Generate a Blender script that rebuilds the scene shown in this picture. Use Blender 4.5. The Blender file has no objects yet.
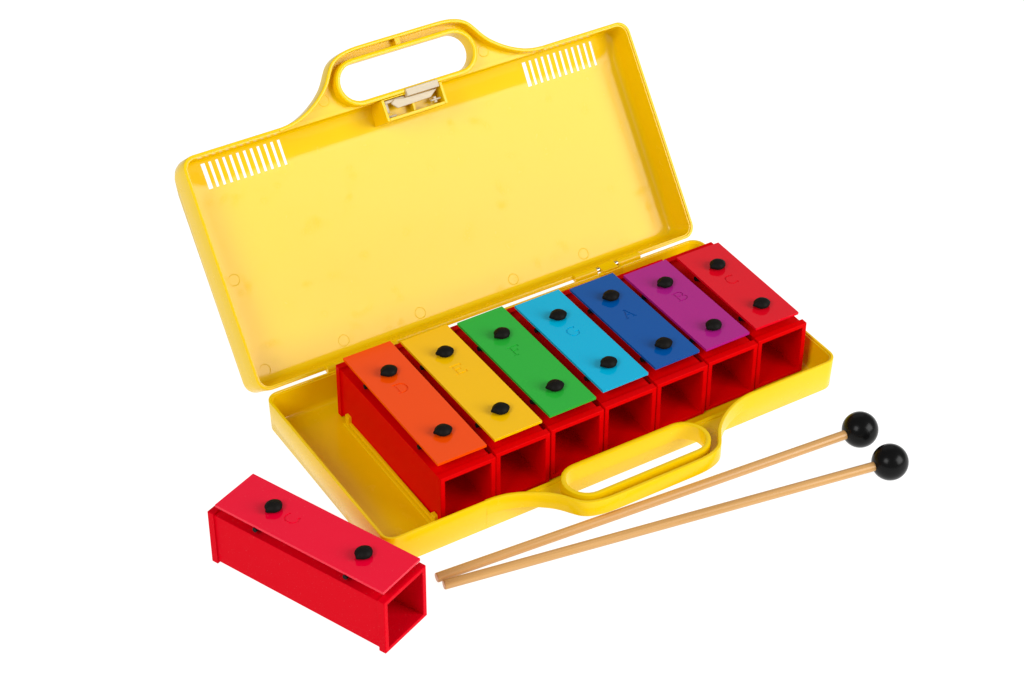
import bpy, bmesh, math, random
from mathutils import Vector, Matrix
random.seed(4)
SC = 0.01                      # all sizes below are written in centimetres
scene = bpy.context.scene
C = scene.collection

# ------------------------------------------------------------------ camera
cam_d = bpy.data.cameras.new('camera'); cam = bpy.data.objects.new('camera', cam_d); C.objects.link(cam)
cam_d.sensor_width = 36; cam_d.lens = 2281.6152 * 36 / 1024
cam_d.clip_start = 0.05; cam_d.clip_end = 100
AZ, EL, RO, DIST = 0.5563, 0.6621, 0.0068, 152.0433
fw = Vector((math.sin(AZ)*math.cos(EL), math.cos(AZ)*math.cos(EL), -math.sin(EL)))
rt = Vector((math.cos(AZ), -math.sin(AZ), 0)); upv = rt.cross(fw)
r_ = rt*math.cos(RO) + upv*math.sin(RO); u_ = -rt*math.sin(RO) + upv*math.cos(RO)
cp = (Vector((10.0935, 8.4397, 0)) - fw*DIST) * SC
M4 = Matrix.Identity(4)
for i in range(3):
    M4[i][0] = r_[i]; M4[i][1] = u_[i]; M4[i][2] = -fw[i]; M4[i][3] = cp[i]
cam.matrix_world = M4
scene.camera = cam

# ------------------------------------------------------------------ light
WORLD = 0.28
KEY = 7.6; FILL = 7.8
w = bpy.data.worlds.new('World'); scene.world = w; w.use_nodes = True
w.node_tree.nodes['Background'].inputs[0].default_value = (1, 1, 1, 1)
w.node_tree.nodes['Background'].inputs[1].default_value = WORLD

def softbox(name, direction, dist, sx, sy, radiance, target=(12, 4, 3), col=(1, 1, 1)):
    l = bpy.data.lights.new(name, 'AREA'); l.shape = 'RECTANGLE'
    l.size = sx*SC; l.size_y = sy*SC; l.color = col
    l.energy = radiance * math.pi * (sx*SC) * (sy*SC)
    o = bpy.data.objects.new(name, l); C.objects.link(o)
    d = Vector(direction).normalized()
    o.location = (Vector(target) + d*dist) * SC
    o.rotation_euler = d.to_track_quat('Z', 'Y').to_euler()
    return o
softbox('studio_softbox', (.49, -.72, .47), 200, 122, 108, KEY)
softbox('studio_softbox', (-.725, -.283, .63), 200, 80, 80, FILL)
softbox('studio_softbox', (.36, .62, .60), 230, 190, 120, 0.32)

vs = scene.view_settings
scene.display_settings.display_device = 'sRGB'
vs.view_transform = 'Standard'; vs.look = 'None'; vs.exposure = 0.02; vs.gamma = 1

# ------------------------------------------------------------------ materials
def mat(name, col, rough=.35, spec=.5, bump=0, bscale=300, rvar=0, rscale=40, emit=0, coat=0, sss=0, cvar=0, speck=0, bdist=.0004):
    m = bpy.data.materials.new(name); m.use_nodes = True
    nt = m.node_tree; b = nt.nodes['Principled BSDF']
    b.inputs['Base Color'].default_value = (*col, 1)
    b.inputs['Roughness'].default_value = rough
    b.inputs['Specular IOR Level'].default_value = spec
    if coat:
        b.inputs['Coat Weight'].default_value = coat; b.inputs['Coat Roughness'].default_value = .08
    tc = nt.nodes.new('ShaderNodeTexCoord')
    def noise(scale, detail=3):
        n = nt.nodes.new('ShaderNodeTexNoise'); n.inputs['Scale'].default_value = scale
        n.inputs['Detail'].default_value = detail
        nt.links.new(tc.outputs['Object'], n.inputs['Vector']); return n
    if rvar:
        n = noise(rscale, 4); r = nt.nodes.new('ShaderNodeMapRange')
        r.inputs[1].default_value = .58; r.inputs[2].default_value = .75
        r.inputs[3].default_value = rough; r.inputs[4].default_value = rough + rvar
        nt.links.new(n.outputs[0], r.inputs[0]); nt.links.new(r.outputs[0], b.inputs['Roughness'])
    if bump:
        n = noise(bscale, 2); bp = nt.nodes.new('ShaderNodeBump')
        bp.inputs['Strength'].default_value = bump; bp.inputs['Distance'].default_value = bdist
        nt.links.new(n.outputs[0], bp.inputs['Height']); nt.links.new(bp.outputs[0], b.inputs['Normal'])
    if cvar or speck:
        mx = nt.nodes.new('ShaderNodeMix'); mx.data_type = 'RGBA'
        n = noise(1500 if speck else 60, 2); r = nt.nodes.new('ShaderNodeMapRange')
        if speck:
            r.inputs[1].default_value = .70; r.inputs[2].default_value = .76; r.inputs[4].default_value = speck
            mx.inputs['B'].default_value = (.85, .6, .55, 1)
        else:
            r.inputs[4].default_value = cvar
            mx.inputs['B'].default_value = tuple(c*.75 for c in col) + (1,)
        mx.inputs['A'].default_value = (*col, 1)
        nt.links.new(n.outputs[0], r.inputs[0]); nt.links.new(r.outputs[0], mx.inputs['Factor'])
        nt.links.new(mx.outputs['Result'], b.inputs['Base Color'])
    if emit:
        b.inputs['Emission Color'].default_value = (1, 1, 1, 1); b.inputs['Emission Strength'].default_value = emit
    return m

M = dict(
    table=mat('white_added_glow', (.25, .25, .25), rough=.6, spec=.1, emit=.93),  # emission added so the plain white surface stays white and cast shadows vanish
    yellow=mat('yellow_plastic', (.89, .59, .0), rough=.20, spec=.45, bump=.02, bscale=70, rvar=.16, rscale=95, bdist=.001),
    red=mat('red_plastic', (.70, .0, .001), rough=.38, spec=.07, bump=.05, bscale=500, speck=.10),
    redloose=mat('crimson_plastic', (.70, .0, .010), rough=.42, spec=.06, bump=.06, bscale=500, speck=.25),
    rubber=mat('black_rubber', (.009, .008, .007), rough=.5, spec=.18, bump=.25, bscale=700),
    ball=mat('black_ball_plastic', (.004, .004, .004), rough=.24, spec=.13, bump=.06, bscale=250),
    steel=mat('hinge_steel', (.55, .52, .48), rough=.25),
    clip=mat('milky_plastic', (.86, .76, .55), rough=.4),
)
M['yellow'].node_tree.nodes['Principled BSDF'].inputs['IOR'].default_value = 1.36
for k_ in ('red', 'redloose', 'rubber'): M[k_].node_tree.nodes['Principled BSDF'].inputs['IOR'].default_value = 1.25
M['steel'].node_tree.nodes['Principled BSDF'].inputs['Metallic'].default_value = 1
cb = M['clip'].node_tree.nodes['Principled BSDF']
cb.inputs['Transmission Weight'].default_value = .38

def wood():
    m = bpy.data.materials.new('light_beech_wood'); m.use_nodes = True
    nt = m.node_tree; b = nt.nodes['Principled BSDF']
    tc = nt.nodes.new('ShaderNodeTexCoord'); mp = nt.nodes.new('ShaderNodeMapping')
    mp.inputs['Scale'].default_value = (600, 600, 12)
    n = nt.nodes.new('ShaderNodeTexNoise'); n.inputs['Scale'].default_value = 1; n.inputs['Detail'].default_value = 3
    cr = nt.nodes.new('ShaderNodeValToRGB')
    cr.color_ramp.elements[0].position = .3; cr.color_ramp.elements[0].color = (.54, .28, .08, 1)
    cr.color_ramp.elements[1].position = .7; cr.color_ramp.elements[1].color = (.67, .37, .13, 1)
    nt.links.new(tc.outputs['Object'], mp.inputs[0]); nt.links.new(mp.outputs[0], n.inputs['Vector'])
    nt.links.new(n.outputs[0], cr.inputs[0]); nt.links.new(cr.outputs[0], b.inputs['Base Color'])
    b.inputs['Roughness'].default_value = .36
    return m
M['wood'] = wood()
def enamel(name, col, **k):
    return mat(name, col, rough=.11, spec=.21, bump=.035, bscale=450, bdist=.0003, **k)

# ------------------------------------------------------------------ mesh helpers (cm in, metres out)
def new_obj(name, bm, m, parent=None, smooth=35, bevel=0, seg=2, loc=None, rotz=0, recalc=True):
    if recalc: bmesh.ops.recalc_face_normals(bm, faces=bm.faces)
    bmesh.ops.scale(bm, vec=(SC, SC, SC), verts=bm.verts)
    me = bpy.data.meshes.new(name); bm.to_mesh(me); bm.free()
    for p in me.polygons: p.use_smooth = True
    me.set_sharp_from_angle(angle=math.radians(smooth))
    me.materials.append(m)
    o = bpy.data.objects.new(name, me); C.objects.link(o)
    if parent: o.parent = parent
    if loc: o.location = Vector(loc)*SC
    o.rotation_euler = (0, 0, rotz)
    if bevel:
        b = o.modifiers.new('bevel', 'BEVEL'); b.width = bevel*SC; b.segments = seg
        b.limit_method = 'ANGLE'; b.angle_limit = math.radians(40); b.harden_normals = True
    return o
def thing(name, label, cat, loc=(0, 0, 0), rotz=0, group=None):
    o = bpy.data.objects.new(name, None); C.objects.link(o)
    o.empty_display_size = .02
    o.location = Vector(loc)*SC; o.rotation_euler = (0, 0, rotz)
    o['label'] = label; o['category'] = cat
    if group: o['group'] = group
    return o
def box(bm, x0, x1, y0, y1, z0, z1, f=None):
    vs_ = [(x, y, z) for z in (z0, z1) for x, y in ((x0, y0), (x1, y0), (x1, y1), (x0, y1))]
    v = [bm.verts.new(f(*p) if f else p) for p in vs_]
    for q in ((3, 2, 1, 0), (4, 5, 6, 7), (0, 1, 5, 4), (1, 2, 6, 5), (2, 3, 7, 6), (3, 0, 4, 7)):
        bm.faces.new([v[i] for i in q])
def loft(bm, rings, closed=True, cap0=False, cap1=False, loop=False):
    vr = [[bm.verts.new(p) for p in r] for r in rings]
    n = len(vr[0]); pairs = list(zip(vr, vr[1:]))
    if loop: pairs.append((vr[-1], vr[0]))
    for a, b in pairs:
        for i in range(n if closed else n-1):
            j = (i+1) % n
            bm.faces.new((a[i], a[j], b[j], b[i]))
    if cap0: bm.faces.new(vr[0][::-1])
    if cap1: bm.faces.new(vr[-1])
def tube(bm, p0, p1, r0, r1=None, n=20, cham=0):
    p0 = Vector(p0); p1 = Vector(p1); r1 = r0 if r1 is None else r1
    d = (p1-p0); L = d.length; d.normalize()
    a = d.orthogonal().normalized(); b = d.cross(a)
    prof = [(0, r0)] if not cham else [(0, r0-cham), (cham, r0)]
    prof += [(L, r1)] if not cham else [(L-cham, r1), (L, r1-cham)]
    loft(bm, [[tuple(p0+d*s+(a*math.cos(t)+b*math.sin(t))*r) for t in [2*math.pi*i/n for i in range(n)]] for s, r in prof],
         cap0=True, cap1=True)
def revolve(bm, prof, n=32, c=(0, 0, 0), sx=1, sy=1):
    rings = [[(c[0]+r*sx*math.cos(2*math.pi*i/n), c[1]+r*sy*math.sin(2*math.pi*i/n), c[2]+z) for i in range(n)] for r, z in prof]
    loft(bm, rings, cap0=True, cap1=True)

# ------------------------------------------------------------------ the surface
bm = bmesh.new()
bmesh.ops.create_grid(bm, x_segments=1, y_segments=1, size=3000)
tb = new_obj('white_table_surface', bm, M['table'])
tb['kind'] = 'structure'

# ------------------------------------------------------------------ the carrying case
L = 33.38; HC = L/2
T = .25
X1, Y1, Y2, HT = -7.79, -6.554, 9.253, 2.342
ZH = 1.15                                  # depth of the handle flange below the rim
UA, UB = HC-9.8, HC+10.0
HALF = [(0, 3.58), (2.6, 3.58), (3.5, 3.55), (4.1, 3.46), (4.7, 3.26), (5.15, 2.95), (5.5, 2.5), (5.8, 2.05), (6.15, 1.62),
        (6.6, 1.22), (7.1, .86), (7.7, .52), (8.4, .23), (9.0, .08), (9.5, .02), (9.9, .0)]
def catmull(P, k=4):
    out = []
    for i in range(len(P)-1):
        p0 = P[max(i-1, 0)]; p1 = P[i]; p2 = P[i+1]; p3 = P[min(i+2, len(P)-1)]
        for s in range(k):
            t = s/k
            out.append(tuple(.5*((2*b)+(-a+c)*t+(2*a-5*b+4*c-d)*t*t+(-a+3*b-3*c+d)*t**3) for a, b, c, d in zip(p0, p1, p2, p3)))
    out.append(P[-1]); return out
hh = catmull(HALF)
OUT = [(HC+.1-x, -y) for x, y in hh[::-1]] + [(HC+.1+x, -y) for x, y in hh[1:]]     # handle outline, from UA to UB

# ring of a rounded rectangle; local frame: x along, y from front (0) to hinge side (W), z up to the rim at 0
def rring(W, z, inf, inb, ins, r, zlow, n=7):
    x0, x1, y0, y1 = ins, L-ins, inf, W-inb
    r = max(r, .02); P = []
    def arc(cx, cy, a0):
        for k in range(n+1):
            a = a0+math.pi/2*k/n; P.append((cx+r*math.cos(a), cy+r*math.sin(a), z))
    arc(x0+r, y0+r, math.pi)
    P.append((UA-.002, y0, z))
    zl = min(z, zlow)
    for k in range(9): P.append((UA+(UB-UA)*k/8, y0, zl))
    P.append((UB+.002, y0, z))
    arc(x1-r, y0+r, -math.pi/2); arc(x1-r, y1-r, 0)
    for k in range(1, 8): P.append((x1-r+(x0-x1+2*r)*k/8, y1, z))
    arc(x0+r, y1-r, math.pi/2)
    return P
R0 = .85
def shell(bm, W, D, ramp, f):
    """one half of the case: thin walled basin with rim ledge"""
    zl = -ZH+.42
    o = []
    if ramp:
        o = [(-D, 1.75, .06, .06, R0-.1), (-D+.05, 1.6, .0, .0, R0), (-D+.2, 1.2, -.03, -.04, R0), (-2.35, .38, -.03, -.04, R0), (-2.05, .12, -.02, -.03, R0), (-1.7, .04, -.01, .0, R0)]
    else:
        o = [(-D, .20, .20, .20, R0-.1), (-D+.05, .11, .11, .11, R0-.05), (-D+.15, .05, .05, .05, R0)]
    o += [(-.04, 0, 0, 0, R0), (-.01, .012, .012, .012, R0), (0, .04, .04, .04, R0)]
    o += [(0, .14, .14, .14, R0-.1), (-.03, .165, .165, .165, R0-.1), (-.10, .17, .17, .17, R0-.1), (-.11, T, T, T, R0-.2), (-.15, T+.01, T+.01, T+.01, R0-.2)]
    if ramp:
        o += [(-1.5, T+.06, T+.10, T+.06, R0-.25), (-1.85, T+.09, T+.14, T+.10, R0-.25), (-1.98, T+.22, T+.16, T+.13, R0-.25),
              (-2.2, T+.82, T+.20, T+.20, R0-.25), (-2.37, T+1.32, T+.26, T+.32, R0-.2), (-2.47, T+1.62, T+.33, T+.52, R0), (-2.53, T+1.85, T+.45, T+.85, R0),
              (-2.55, T+2.05, T+.60, T+1.25, R0)]
    else:
        o += [(-D+.5, T+.06, T+.06, T+.06, R0-.25), (-D+.33, T+.12, T+.12, T+.12, R0-.25), (-D+.23, T+.24, T+.24, T+.24, R0-.2), (-D+.2, T+.42, T+.42, T+.42, R0-.1)]
    rings = [[f(*p) for p in rring(W, z, a, b, c, r, zl)] for z, a, b, c, r in o]
    loft(bm, rings, cap0=True, cap1=True)
def handle(bm, f):
    # curved flange wall that carries the rim round the handle
    pts = [Vector(p) for p in OUT]; rings = []
    for i, p in enumerate(pts):
        d = (pts[min(i+1, len(pts)-1)]-pts[max(i-1, 0)]).normalized(); nrm = Vector((-d.y, d.x))   # towards the inside
        sec = [(.05, -ZH), (0, -ZH+.05), (0, -.04), (.012, -.01), (.04, 0), (.17, 0), (.21, -.012), (.235, -.04), (.24, -.08), (.24, -ZH+.1), (.24, -ZH)]
        if i in (0, len(pts)-1): nrm = Vector((0, 1))
        rings.append([f(p.x+nrm.x*a, p.y+nrm.y*a, z) for a, z in sec])
    loft(bm, rings, cap0=True, cap1=True)
def stadium(r, ysh=-1.33, hx=3.65, n=14):
    P = []
    for sgn, a0 in ((1, -math.pi/2), (-1, math.pi/2)):
        for k in range(n+1):
            a = a0+math.pi*k/n
            P.append((HC+.05+sgn*hx+r*math.cos(a), ysh+r*math.sin(a)))
    return P
def collar(bm, f):
    sec = [(1.57, -ZH-.02), (1.57, -.06), (1.555, -.02), (1.52, 0), (1.30, 0), (1.265, -.02), (1.25, -.06), (1.25, -ZH-.02)]
    loft(bm, [[f(x, y, z) for x, y in stadium(r)] for r, z in sec], loop=True)
def plate(bm, f):
    tmp = bmesh.new()
    pts = [Vector(p) for p in OUT]; loop = []
    for i in range(3, len(pts)-3):
        d = (pts[i+1]-pts[i-1]).normalized(); nrm = Vector((-d.y, d.x)); q = pts[i]+nrm*.12; loop.append((q.x, q.y))
    loop += [(UB-.6, .1), (UA+.6, .1)]
    for P in (loop, stadium(1.40)):
        v = [tmp.verts.new((x, y, -ZH+.02)) for x, y in P]
        for i in range(len(v)): tmp.edges.new((v[i], v[(i+1) % len(v)]))
    bmesh.ops.triangle_fill(tmp, edges=tmp.edges, use_beauty=True)
    g = bmesh.ops.extrude_face_region(tmp, geom=list(tmp.faces))
    for v in g['geom']:
        if isinstance(v, bmesh.types.BMVert): v.co.z = -ZH+.36
    for v in tmp.verts: v.co = Vector(f(*v.co))
    me = bpy.data.meshes.new('t'); tmp.to_mesh(me); tmp.free(); bm.from_mesh(me); bpy.data.meshes.remove(me)
def ring_mark(bm, cx, cy, z, f, r=.37, h=.015, wd=.045, n=28):
    sec = [(r+wd, -.01), (r, h), (r-wd, -.01)]
    loft(bm, [[f(cx+q*math.cos(2*math.pi*i/n), cy+q*math.sin(2*math.pi*i/n), z+dz) for i in range(n)] for q, dz in sec])

case = thing('carrying_case', 'open yellow plastic carrying case with its lid raised, holding the row of coloured bars', 'case',
             (X1+HC, Y1, 0))
ORG = Vector((X1+HC, Y1, 0))
def ft(x, y, z):   # tray local -> case local
    return (X1+x-ORG.x, Y1+y-ORG.y, HT+z)
bm = bmesh.new(); shell(bm, Y2-Y1, HT, False, ft)
tray = new_obj('tray', bm, M['yellow'], case)
tray['label'] = 'shallow lower half of the case lying flat'
bm = bmesh.new(); handle(bm, ft); collar(bm, ft); plate(bm, ft)
ring_mark(bm, HC-6.0, -.8, -ZH+.36, ft); ring_mark(bm, HC+6.0, -.8, -ZH+.36, ft)
new_obj('handle', bm, M['yellow'], tray)
# divider rib with raised end tabs beside the orange bar
bm = bmesh.new()
xr = -3.40
def rf(x, y, z): return (x-ORG.x, y-ORG.y, z)
box(bm, xr-.10, xr+.10, -4.8, 6.5, .19, .52, rf)
box(bm, xr-.30, xr-.10, -4.9, 6.6, .19, .28, rf)
for ya, yb in ((6.0, 6.45), (-4.85, -4.35)):
    box(bm, xr-.16, xr+.13, ya, yb, .19, 1.0, rf)
new_obj('divider_rib', bm, M['yellow'], tray, bevel=.04)

# lid
LY, LZ, LA, LW, LD = 9.60, 2.26, 0.9137, 15.58, 2.79
LX0 = X1-.02
vd = Vector((0, math.cos(LA), math.sin(LA))); wd_ = Vector((0, math.sin(LA), -math.cos(LA)))
def fl(x, y, z):   # y measured from the free edge, z negative towards the back
    x *= 1.0065
    q = Vector((LX0+x, LY, LZ)) + vd*(LW-y) - wd_*z - ORG
    return tuple(q)
def flv(u, v, w_): return fl(u, LW-v-.2, -w_)
bm = bmesh.new(); shell(bm, LW, LD, True, fl)
bmesh.ops.recalc_face_normals(bm, faces=bm.faces)
lid = new_obj('lid', bm, M['yellow'], case)
lid['label'] = 'upper half of the case, raised and leaning back'
# ventilation slots cut through the sloped strip of the lid
cb_ = bmesh.new()
for s0, sgn in ((2.0, 1), (31.32, -1)):
    for k in range(12):
        wd0 = .095 if not ((sgn == 1 and k == 0) or (sgn == -1 and k == 11)) else .15
        cx = s0+sgn*.487*k
        P = [flv(cx+a+(.42*(w_-2.2) if w_ > 3 else 0)-(.1 if w_ < 2 else 0), v, w_) for v, w_ in ((13.10, 3.4), (13.10, 1.96), (14.78, 1.9), (14.78, 3.4)) for a in (-wd0, wd0)]
        v = [cb_.verts.new(p) for p in P]
        for q in ((0, 2, 4, 6), (1, 7, 5, 3), (0, 1, 3, 2), (2, 3, 5, 4), (4, 5, 7, 6), (6, 7, 1, 0)):
            cb_.faces.new([v[i] for i in q])
cut = new_obj('cut', cb_, M['yellow'], case)
def boolean(o, cutter, op='DIFFERENCE'):
    md = o.modifiers.new('b', 'BOOLEAN'); md.operation = op; md.object = cutter; md.solver = 'EXACT'
    bpy.context.view_layer.update()
    dg = bpy.context.evaluated_depsgraph_get()
    me = bpy.data.meshes.new_from_object(o.evaluated_get(dg))
    o.modifiers.clear(); old = o.data; o.data = me; bpy.data.meshes.remove(old)
    cm = cutter.data; bpy.data.objects.remove(cutter); bpy.data.meshes.remove(cm)
boolean(lid, cut)
lid.data.name = 'lid'
bm = bmesh.new(); bm.from_mesh(lid.data)
mk = bmesh.new()
for cx, cy in ((7.35, 1.06), (13.08, 1.06), (20.3, 1.06), (25.93, 1.06), (1.62, 1.0), (1.62, 7.1)):
    ring_mark(mk, cx, LW-cy-.2, -2.55, fl)
bmesh.ops.recalc_face_normals(mk, faces=mk.faces); bmesh.ops.scale(mk, vec=(SC,)*3, verts=mk.verts)
tm = bpy.data.meshes.new('t'); mk.to_mesh(tm); mk.free(); bm.from_mesh(tm); bpy.data.meshes.remove(tm)
bm.to_mesh(lid.data); bm.free()
for p in lid.data.polygons: p.use_smooth = True
lid.data.set_sharp_from_angle(angle=math.radians(35))

bm = bmesh.new(); handle(bm, fl); collar(bm, fl); plate(bm, fl)
box(bm, HC-.10, HC+.25, -3.5, -2.75, -ZH+.1, -.3, fl)
ring_mark(bm, HC-6.0, -.85, -ZH+.36, fl); ring_mark(bm, HC+6.0, -.85, -ZH+.36, fl)
new_obj('handle', bm, M['yellow'], lid)
# latch housing: a small open frame under the handle
bm = bmesh.new()
ua, ub, va, vb = 14.17, 18.70, 13.84, 15.32
for a, b, c, d in ((ua, ua+.2, va, vb), (ub-.2, ub, va, vb), (ua+.2, ub-.2, va, va+.2), (ua+.2, ub-.2, vb-.08, vb)):
    box(bm, a, b, LW-d, LW-c, -2.3, -.02, fl)
box(bm, ua+.2, ub-.2, LW-vb+.08, LW-va-.2, -2.3, -1.0, fl)
box(bm, 16.35, 16.52, LW-va-.9, LW-va-.2, -1.0, -.35, fl)
box(bm, ua+.2, ua+.7, LW-va-.5, LW-va-.2, -1.0, -.55, fl)
new_obj('latch_housing', bm, M['yellow'], lid, bevel=.035)
bm = bmesh.new()
box(bm, 16.0, 18.4, LW-.2-15.36, LW-.2-14.86, -.30, .16, fl)
def prism(bm, P, w0, w1):
    v = [bm.verts.new(flv(a, b, w_)) for w_ in (w0, w1) for a, b in P]; n = len(P)
    bm.faces.new(v[:n][::-1]); bm.faces.new(v[n:])
    for k in range(n): bm.faces.new((v[k], v[(k+1) % n], v[n+(k+1) % n], v[n+k]))
prism(bm, [(15.25, 14.32), (17.75, 14.38), (18.35, 14.80), (16.0, 14.84), (15.2, 14.95), (14.9, 14.75)], .25, .42)
box(bm, 14.5, 16.0, LW-.2-15.0, LW-.2-14.80, -.55, -.35, fl)
box(bm, 14.45, 14.75, LW-.2-15.0, LW-.2-14.2, -.75, -.5, fl)
box(bm, 14.42, 15.05, LW-.2-13.98, LW-.2-13.86, -.5, -.3, fl)
box(bm, 17.7, 18.45, LW-.2-14.2, LW-.2-14.08, -.5, -.3, fl)
box(bm, 17.95, 18.15, LW-.2-14.35, LW-.2-13.93, -.55, -.35, fl)
new_obj('latch_clip', bm, M['clip'], lid, bevel=.05)

# two hinges between tray and lid
for u0 in (L-28.75, 23.5):
    bm = bmesh.new()
    def fh(u, y, z): return (X1+u-ORG.x, y-ORG.y, z)
    yh, zh = 9.56, 2.30
    for a, b in ((0, 1.75), (3.45, 5.25)):
        tube(bm, fh(u0+a, yh, zh), fh(u0+b, yh, zh), .26, n=20, cham=.04)
        box(bm, u0+a+.05, u0+b-.05, yh, LY+.2, zh-.15, zh+.18, fh)
    hg = new_obj('hinge', bm, M['yellow'], case)
    bm = bmesh.new()
    box(bm, u0+2.0, u0+3.2, Y2-.25, yh+.22, zh-.12, zh+.26, fh)
    box(bm, u0+1.72, u0+3.48, Y2-.30, Y2-.12, zh-.35, zh+.08, fh)
    new_obj('hinge_plate', bm, M['yellow'], hg, bevel=.04)
    bm = bmesh.new()
    tube(bm, fh(u0+1.6, yh+.0, zh+.06), fh(u0+3.6, yh+.0, zh+.06), .17, n=16)
    new_obj('hinge_pin', bm, M['steel'], hg)

# ------------------------------------------------------------------ engraved serif letters (strokes on a 1 x 1 box)
def arcp(cx, cy, rx, ry, a0, a1, n=14):
    return [(cx+rx*math.cos(math.radians(a0+(a1-a0)*k/n)), cy+ry*math.sin(math.radians(a0+(a1-a0)*k/n))) for k in range(n+1)]
GL = {
 'A': [[(.5, 1), (.12, 0)], [(.5, 1), (.88, 0)], [(.26, .36), (.74, .36)], [(0, 0), (.26, 0)], [(.72, 0), (1, 0)]],
 'B': [[(.15, 0), (.15, 1)], [(0, 1), (.5, 1)]+arcp(.5, .77, .32, .23, 90, -90)+[(.15, .54)], [(.5, .54)]+arcp(.52, .27, .40, .27, 90, -90)+[(0, 0)]],
 'C': [arcp(.52, .5, .46, .5, 48, 312, 22), [(.83, .87), (.86, 1.0)], [(.83, .13), (.86, .02)]],
 'D': [[(.15, 0), (.15, 1)], [(0, 1), (.42, 1)]+arcp(.42, .5, .5, .5, 90, -90, 18)+[(0, 0)]],
 'E': [[(.18, 0), (.18, 1)], [(0, 1), (.88, 1), (.88, .84)], [(.18, .52), (.62, .52)], [(.62, .42), (.62, .62)], [(0, 0), (.92, 0), (.92, .18)]],
 'F': [[(.22, 0), (.22, 1)], [(.04, 1), (.92, 1), (.92, .84)], [(.22, .52), (.64, .52)], [(.64, .42), (.64, .62)], [(.04, 0), (.42, 0)]],
 'G': [arcp(.52, .5, .46, .5, 48, 330, 22)+[(.92, .42)], [(.66, .42), (1.0, .42)], [(.83, .87), (.86, 1.0)]],
}
def letter_cutter(bm, ch, cx, cy, z, s=.86, wd=.060, depth=.042):
    for k, st in enumerate(GL[ch]):
        for (a, b) in zip(st, st[1:]):
            p = Vector((cx+(a[0]-.5)*s*.95, cy+(a[1]-.5)*s)); q = Vector((cx+(b[0]-.5)*s*.95, cy+(b[1]-.5)*s))
            d = (q-p).normalized(); n = Vector((-d.y, d.x))*wd; e = d*.02
            e2 = random.uniform(0, .0006)
            P = [p-e-n, q+e-n, q+e+n, p-e+n]
            Q = [p-e-n*.6, q+e-n*.6, q+e+n*.6, p-e+n*.6]
            v = [bm.verts.new((t.x, t.y, z+.02)) for t in P]+[bm.verts.new((t.x, t.y, z-depth-e2)) for t in Q]
            for f4 in ((0, 1, 2, 3), (7, 6, 5, 4), (1, 0, 4, 5), (2, 1, 5, 6), (3, 2, 6, 7), (0, 3, 7, 4)):
                bm.faces.new([v[i] for i in f4])

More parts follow.
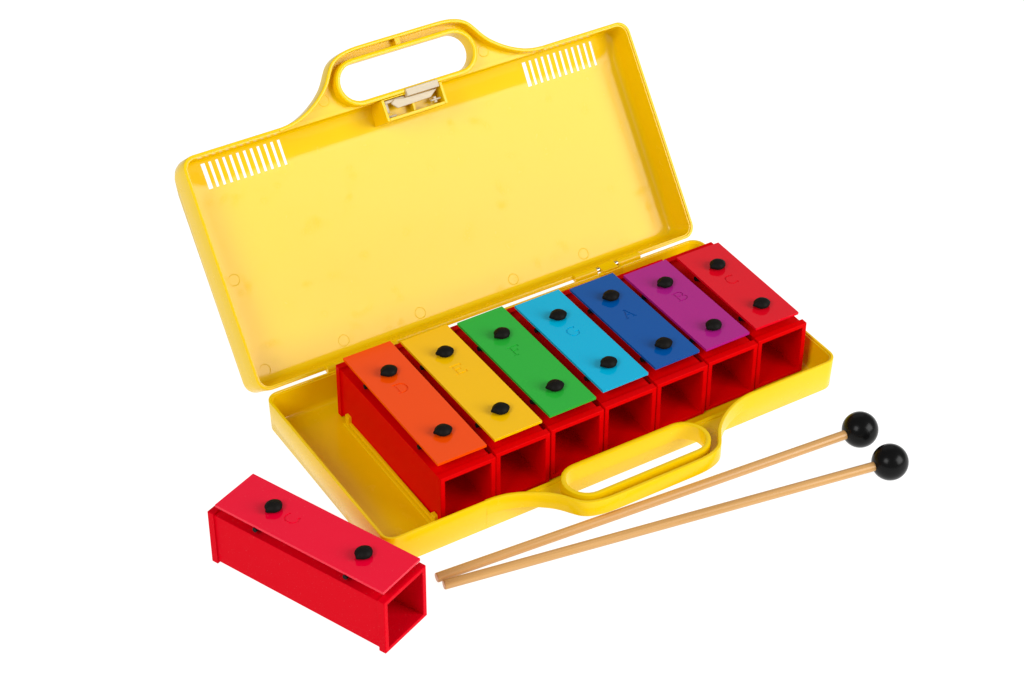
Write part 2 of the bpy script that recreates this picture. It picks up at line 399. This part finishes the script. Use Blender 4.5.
# ------------------------------------------------------------------ one chime bar: hollow resonator box, metal bar, two rubber studs
BH = 3.94      # resonator height
def chime(label, col_mat, box_mat, loc, rotz, yfb, ybb, ybf, ybk, s_back, s_front, letter, ly, seed, bdx=0, brot=0):
    """y values in the thing's own frame: box front/back, bar front/back, studs, letter"""
    rnd = random.Random(seed)
    t = thing('chime_bar', label, 'chime bar', loc, rotz, 'chime bars on red resonator boxes')
    bm = bmesh.new()
    h, hb, hi = 1.93, 1.82, 1.60
    # rings run from the outer back end over the outside to the front lip and into the hollow
    def rr(hx, z0, z1, y): return [(-hx, y, z0), (hx, y, z0), (hx, y, z1), (-hx, y, z1)]
    zt, z0 = BH, 0
    rings = [rr(h-.03, z0+.03, zt-.03, ybb), rr(h, z0, zt, ybb-.03), rr(h, z0, zt, ybb-.46), rr(hb, z0+.14, zt-.16, ybb-.47),
             rr(hb, z0+.14, zt-.16, yfb+.50), rr(h, z0, zt, yfb+.49), rr(h, z0, zt, yfb+.03), rr(h-.03, z0+.03, zt-.03, yfb),
             rr(hi+.03, z0+.25, zt-.28, yfb), rr(hi, z0+.28, zt-.31, yfb+.03), rr(hi-.05, z0+.33, zt-.36, ybb-1.0)]
    loft(bm, rings, cap0=True, cap1=True)
    bx = new_obj('resonator_box', bm, box_mat, t, smooth=30, bevel=.025)
    bx.rotation_euler = (0, 0, brot); bx.location = (bdx*SC, -.001 if letter == 'D' else 0, 0)
    # faint ejector ring on the lip above the opening
    zb0, zb1 = BH+.41, BH+.59
    bm = bmesh.new(); hw = 1.69
    box(bm, -hw, hw, ybf, ybk, zb0, zb1)
    bar = new_obj('tone_bar', bm, col_mat, t, smooth=30)
    cbm = bmesh.new(); letter_cutter(cbm, letter, .18 if letter == 'B' else .0, ly-.03, zb1)
    bmesh.ops.recalc_face_normals(cbm, faces=cbm.faces)
    # separate strokes overlap, so cut them one by one through a union-safe exact boolean
    ct = new_obj('cut', cbm, col_mat, t)
    md = bar.modifiers.new('b', 'BOOLEAN'); md.operation = 'DIFFERENCE'; md.object = ct; md.solver = 'EXACT'; md.use_self = True
    bv = bar.modifiers.new('bevel', 'BEVEL'); bv.width = .05*SC; bv.segments = 3; bv.limit_method = 'ANGLE'; bv.angle_limit = math.radians(75)
    bpy.context.view_layer.update(); dg = bpy.context.evaluated_depsgraph_get()
    me = bpy.data.meshes.new_from_object(bar.evaluated_get(dg)); bar.modifiers.clear(); bar.data = me
    bpy.data.objects.remove(ct)
    for p in me.polygons: p.use_smooth = False
    me.name = 'tone_bar'
    for sy in (s_back, s_front):
        bm = bmesh.new()
        prof = [(.05, zb1+.57), (.24, zb1+.55), (.40, zb1+.47), (.52, zb1+.35), (.56, zb1+.27), (.54, zb1+.17), (.40, zb1+.10), (.31, zb1+.02), (.30, zb1-.01),
                (.28, zb0+.05), (.36, zb0-.06), (.52, zb0-.12), (.52, BH-.17), (.30, BH-.22)]
        revolve(bm, prof, n=48)
        ang = rnd.uniform(-.25, .2)
        for v in bm.verts:      # pinched, slightly lopsided moulding with a nib at each side
            a = math.atan2(v.co.y, v.co.x); rad = math.hypot(v.co.x, v.co.y)
            if v.co.z > zb1+.05 and rad > .3:
                c = abs(math.cos(a-ang)); k = .94+(.22 if math.cos(a-ang) < 0 else .12)*c**(50 if math.cos(a-ang) < 0 else 10)
                v.co.x *= k; v.co.y *= k
            if v.co.z > zb1+.2: v.co.z -= .05*(math.sin(a+ang)*.5+.5)*rad
        tube(bm, (-1.74, rnd.uniform(-.05, .05), zb0-.17), (1.74, rnd.uniform(-.05, .05), zb0-.17), .16, n=10)
        st = new_obj('rubber_stud', bm, M['rubber'], t, smooth=50, loc=(0, sy, 0))
    return t

cols = [('orange', (.92, .075, .0), 'D', 'orange chime bar stamped D, first in the case next to the empty slot'),
        ('yellow', (.95, .53, .0), 'E', 'yellow chime bar standing between the orange and the green bar'),
        ('green', (.022, .44, .04), 'F', 'green chime bar standing between the yellow and the light blue bar'),
        ('cyan', (.0, .45, .72), 'G', 'light blue chime bar in the middle of the row, between green and dark blue'),
        ('blue', (.0, .085, .36), 'A', 'dark blue chime bar stamped A, between the light blue and purple bars'),
        ('purple', (.42, .012, .23), 'B', 'purple chime bar stamped B, next to the shorter red bar'),
        ('red', (.76, .002, .014), 'C', 'short red chime bar stamped C, last in the case at the far right end')]
ZBOX = .25
POSE = [(-1.388, 7.198, -4.522, 0.0000, -2.255, 4.414), (2.586, 6.812, -4.364, 0.0096, -2.315, 4.268),
        (6.613, 6.616, -4.180, 0.0096, -2.159, 4.025), (10.706, 6.255, -3.853, 0.0105, -1.955, 3.797),
        (14.742, 5.955, -3.669, 0.0114, -2.139, 3.765), (18.553, 5.375, -3.791, 0.0086, -2.222, 3.132),
        (22.605, 5.193, -3.700, -0.0116, -1.961, 2.987)]
for i, (nm, c, ch, lab) in enumerate(cols):
    yfk = -5.140+.1379*i; ybk = 7.736-.25*i
    if i == 5: ybk = 6.33
    if i == 6: ybk = 6.244
    xc, yb, yf, rot, s1, s2 = POSE[i]
    ym = (yb+yf)/2
    chime(lab, enamel(nm+'_enamel', c), M['red'], (xc-(yfk-ym)*math.sin(rot), ym+(yfk-ym)*math.cos(rot), ZBOX), rot, 0, ybk-yfk,
          yf-yfk, yb+.09-yfk, s2-yfk, s1-yfk, ch, (2.85-.235*i)-yfk, i,
          (-1.40+4.0*i)-(xc-(yfk-ym)*math.sin(rot)), (.011 if i == 0 else .003)-rot)
la = .3979
chime('crimson red chime bar stamped C lying outside the case on the white surface', enamel('crimson_enamel', (.86, .0, .030), speck=.2),
      M['redloose'], (-11.821+6.40*math.sin(la), -5.742-6.40*math.cos(la), 0), la, 0, 13.08, .22, 12.62, 9.60, 2.95, 'C', 8.27, 11)

# ------------------------------------------------------------------ mallets
for (hx, hy, tx, ty, lab) in ((23.287, -11.80, -5.72, -8.79, 'wooden mallet with black ball head, the one nearer the yellow case'),
                              (22.921, -15.21, -5.66, -9.52, 'wooden mallet with black ball head, the lower one farther from the case')):
    R = 1.15
    t = thing('mallet', lab, 'mallet', (tx, ty, 0), 0, 'wooden mallets with black ball heads')
    a = Vector((0, 0, .31)); b = Vector((hx-tx, hy-ty, R))
    d = (b-a); Ln = d.length
    bm = bmesh.new(); n = 24
    prof = [(0, .265), (.03, .29), (.10, .298), (Ln*.5, .305), (Ln-.9, .30), (Ln-.3, .28)]
    loft(bm, [[(r*math.cos(2*math.pi*k/n), r*math.sin(2*math.pi*k/n), s) for k in range(n)] for s, r in prof], cap0=True, cap1=True)
    st = new_obj('stick', bm, M['wood'], t, smooth=50)
    st.rotation_mode = 'QUATERNION'; st.rotation_quaternion = d.to_track_quat('Z', 'Y'); st.location = a*SC
    bm = bmesh.new(); bmesh.ops.create_uvsphere(bm, u_segments=48, v_segments=32, radius=R)
    new_obj('ball_head', bm, M['ball'], t, smooth=60, loc=tuple(b))
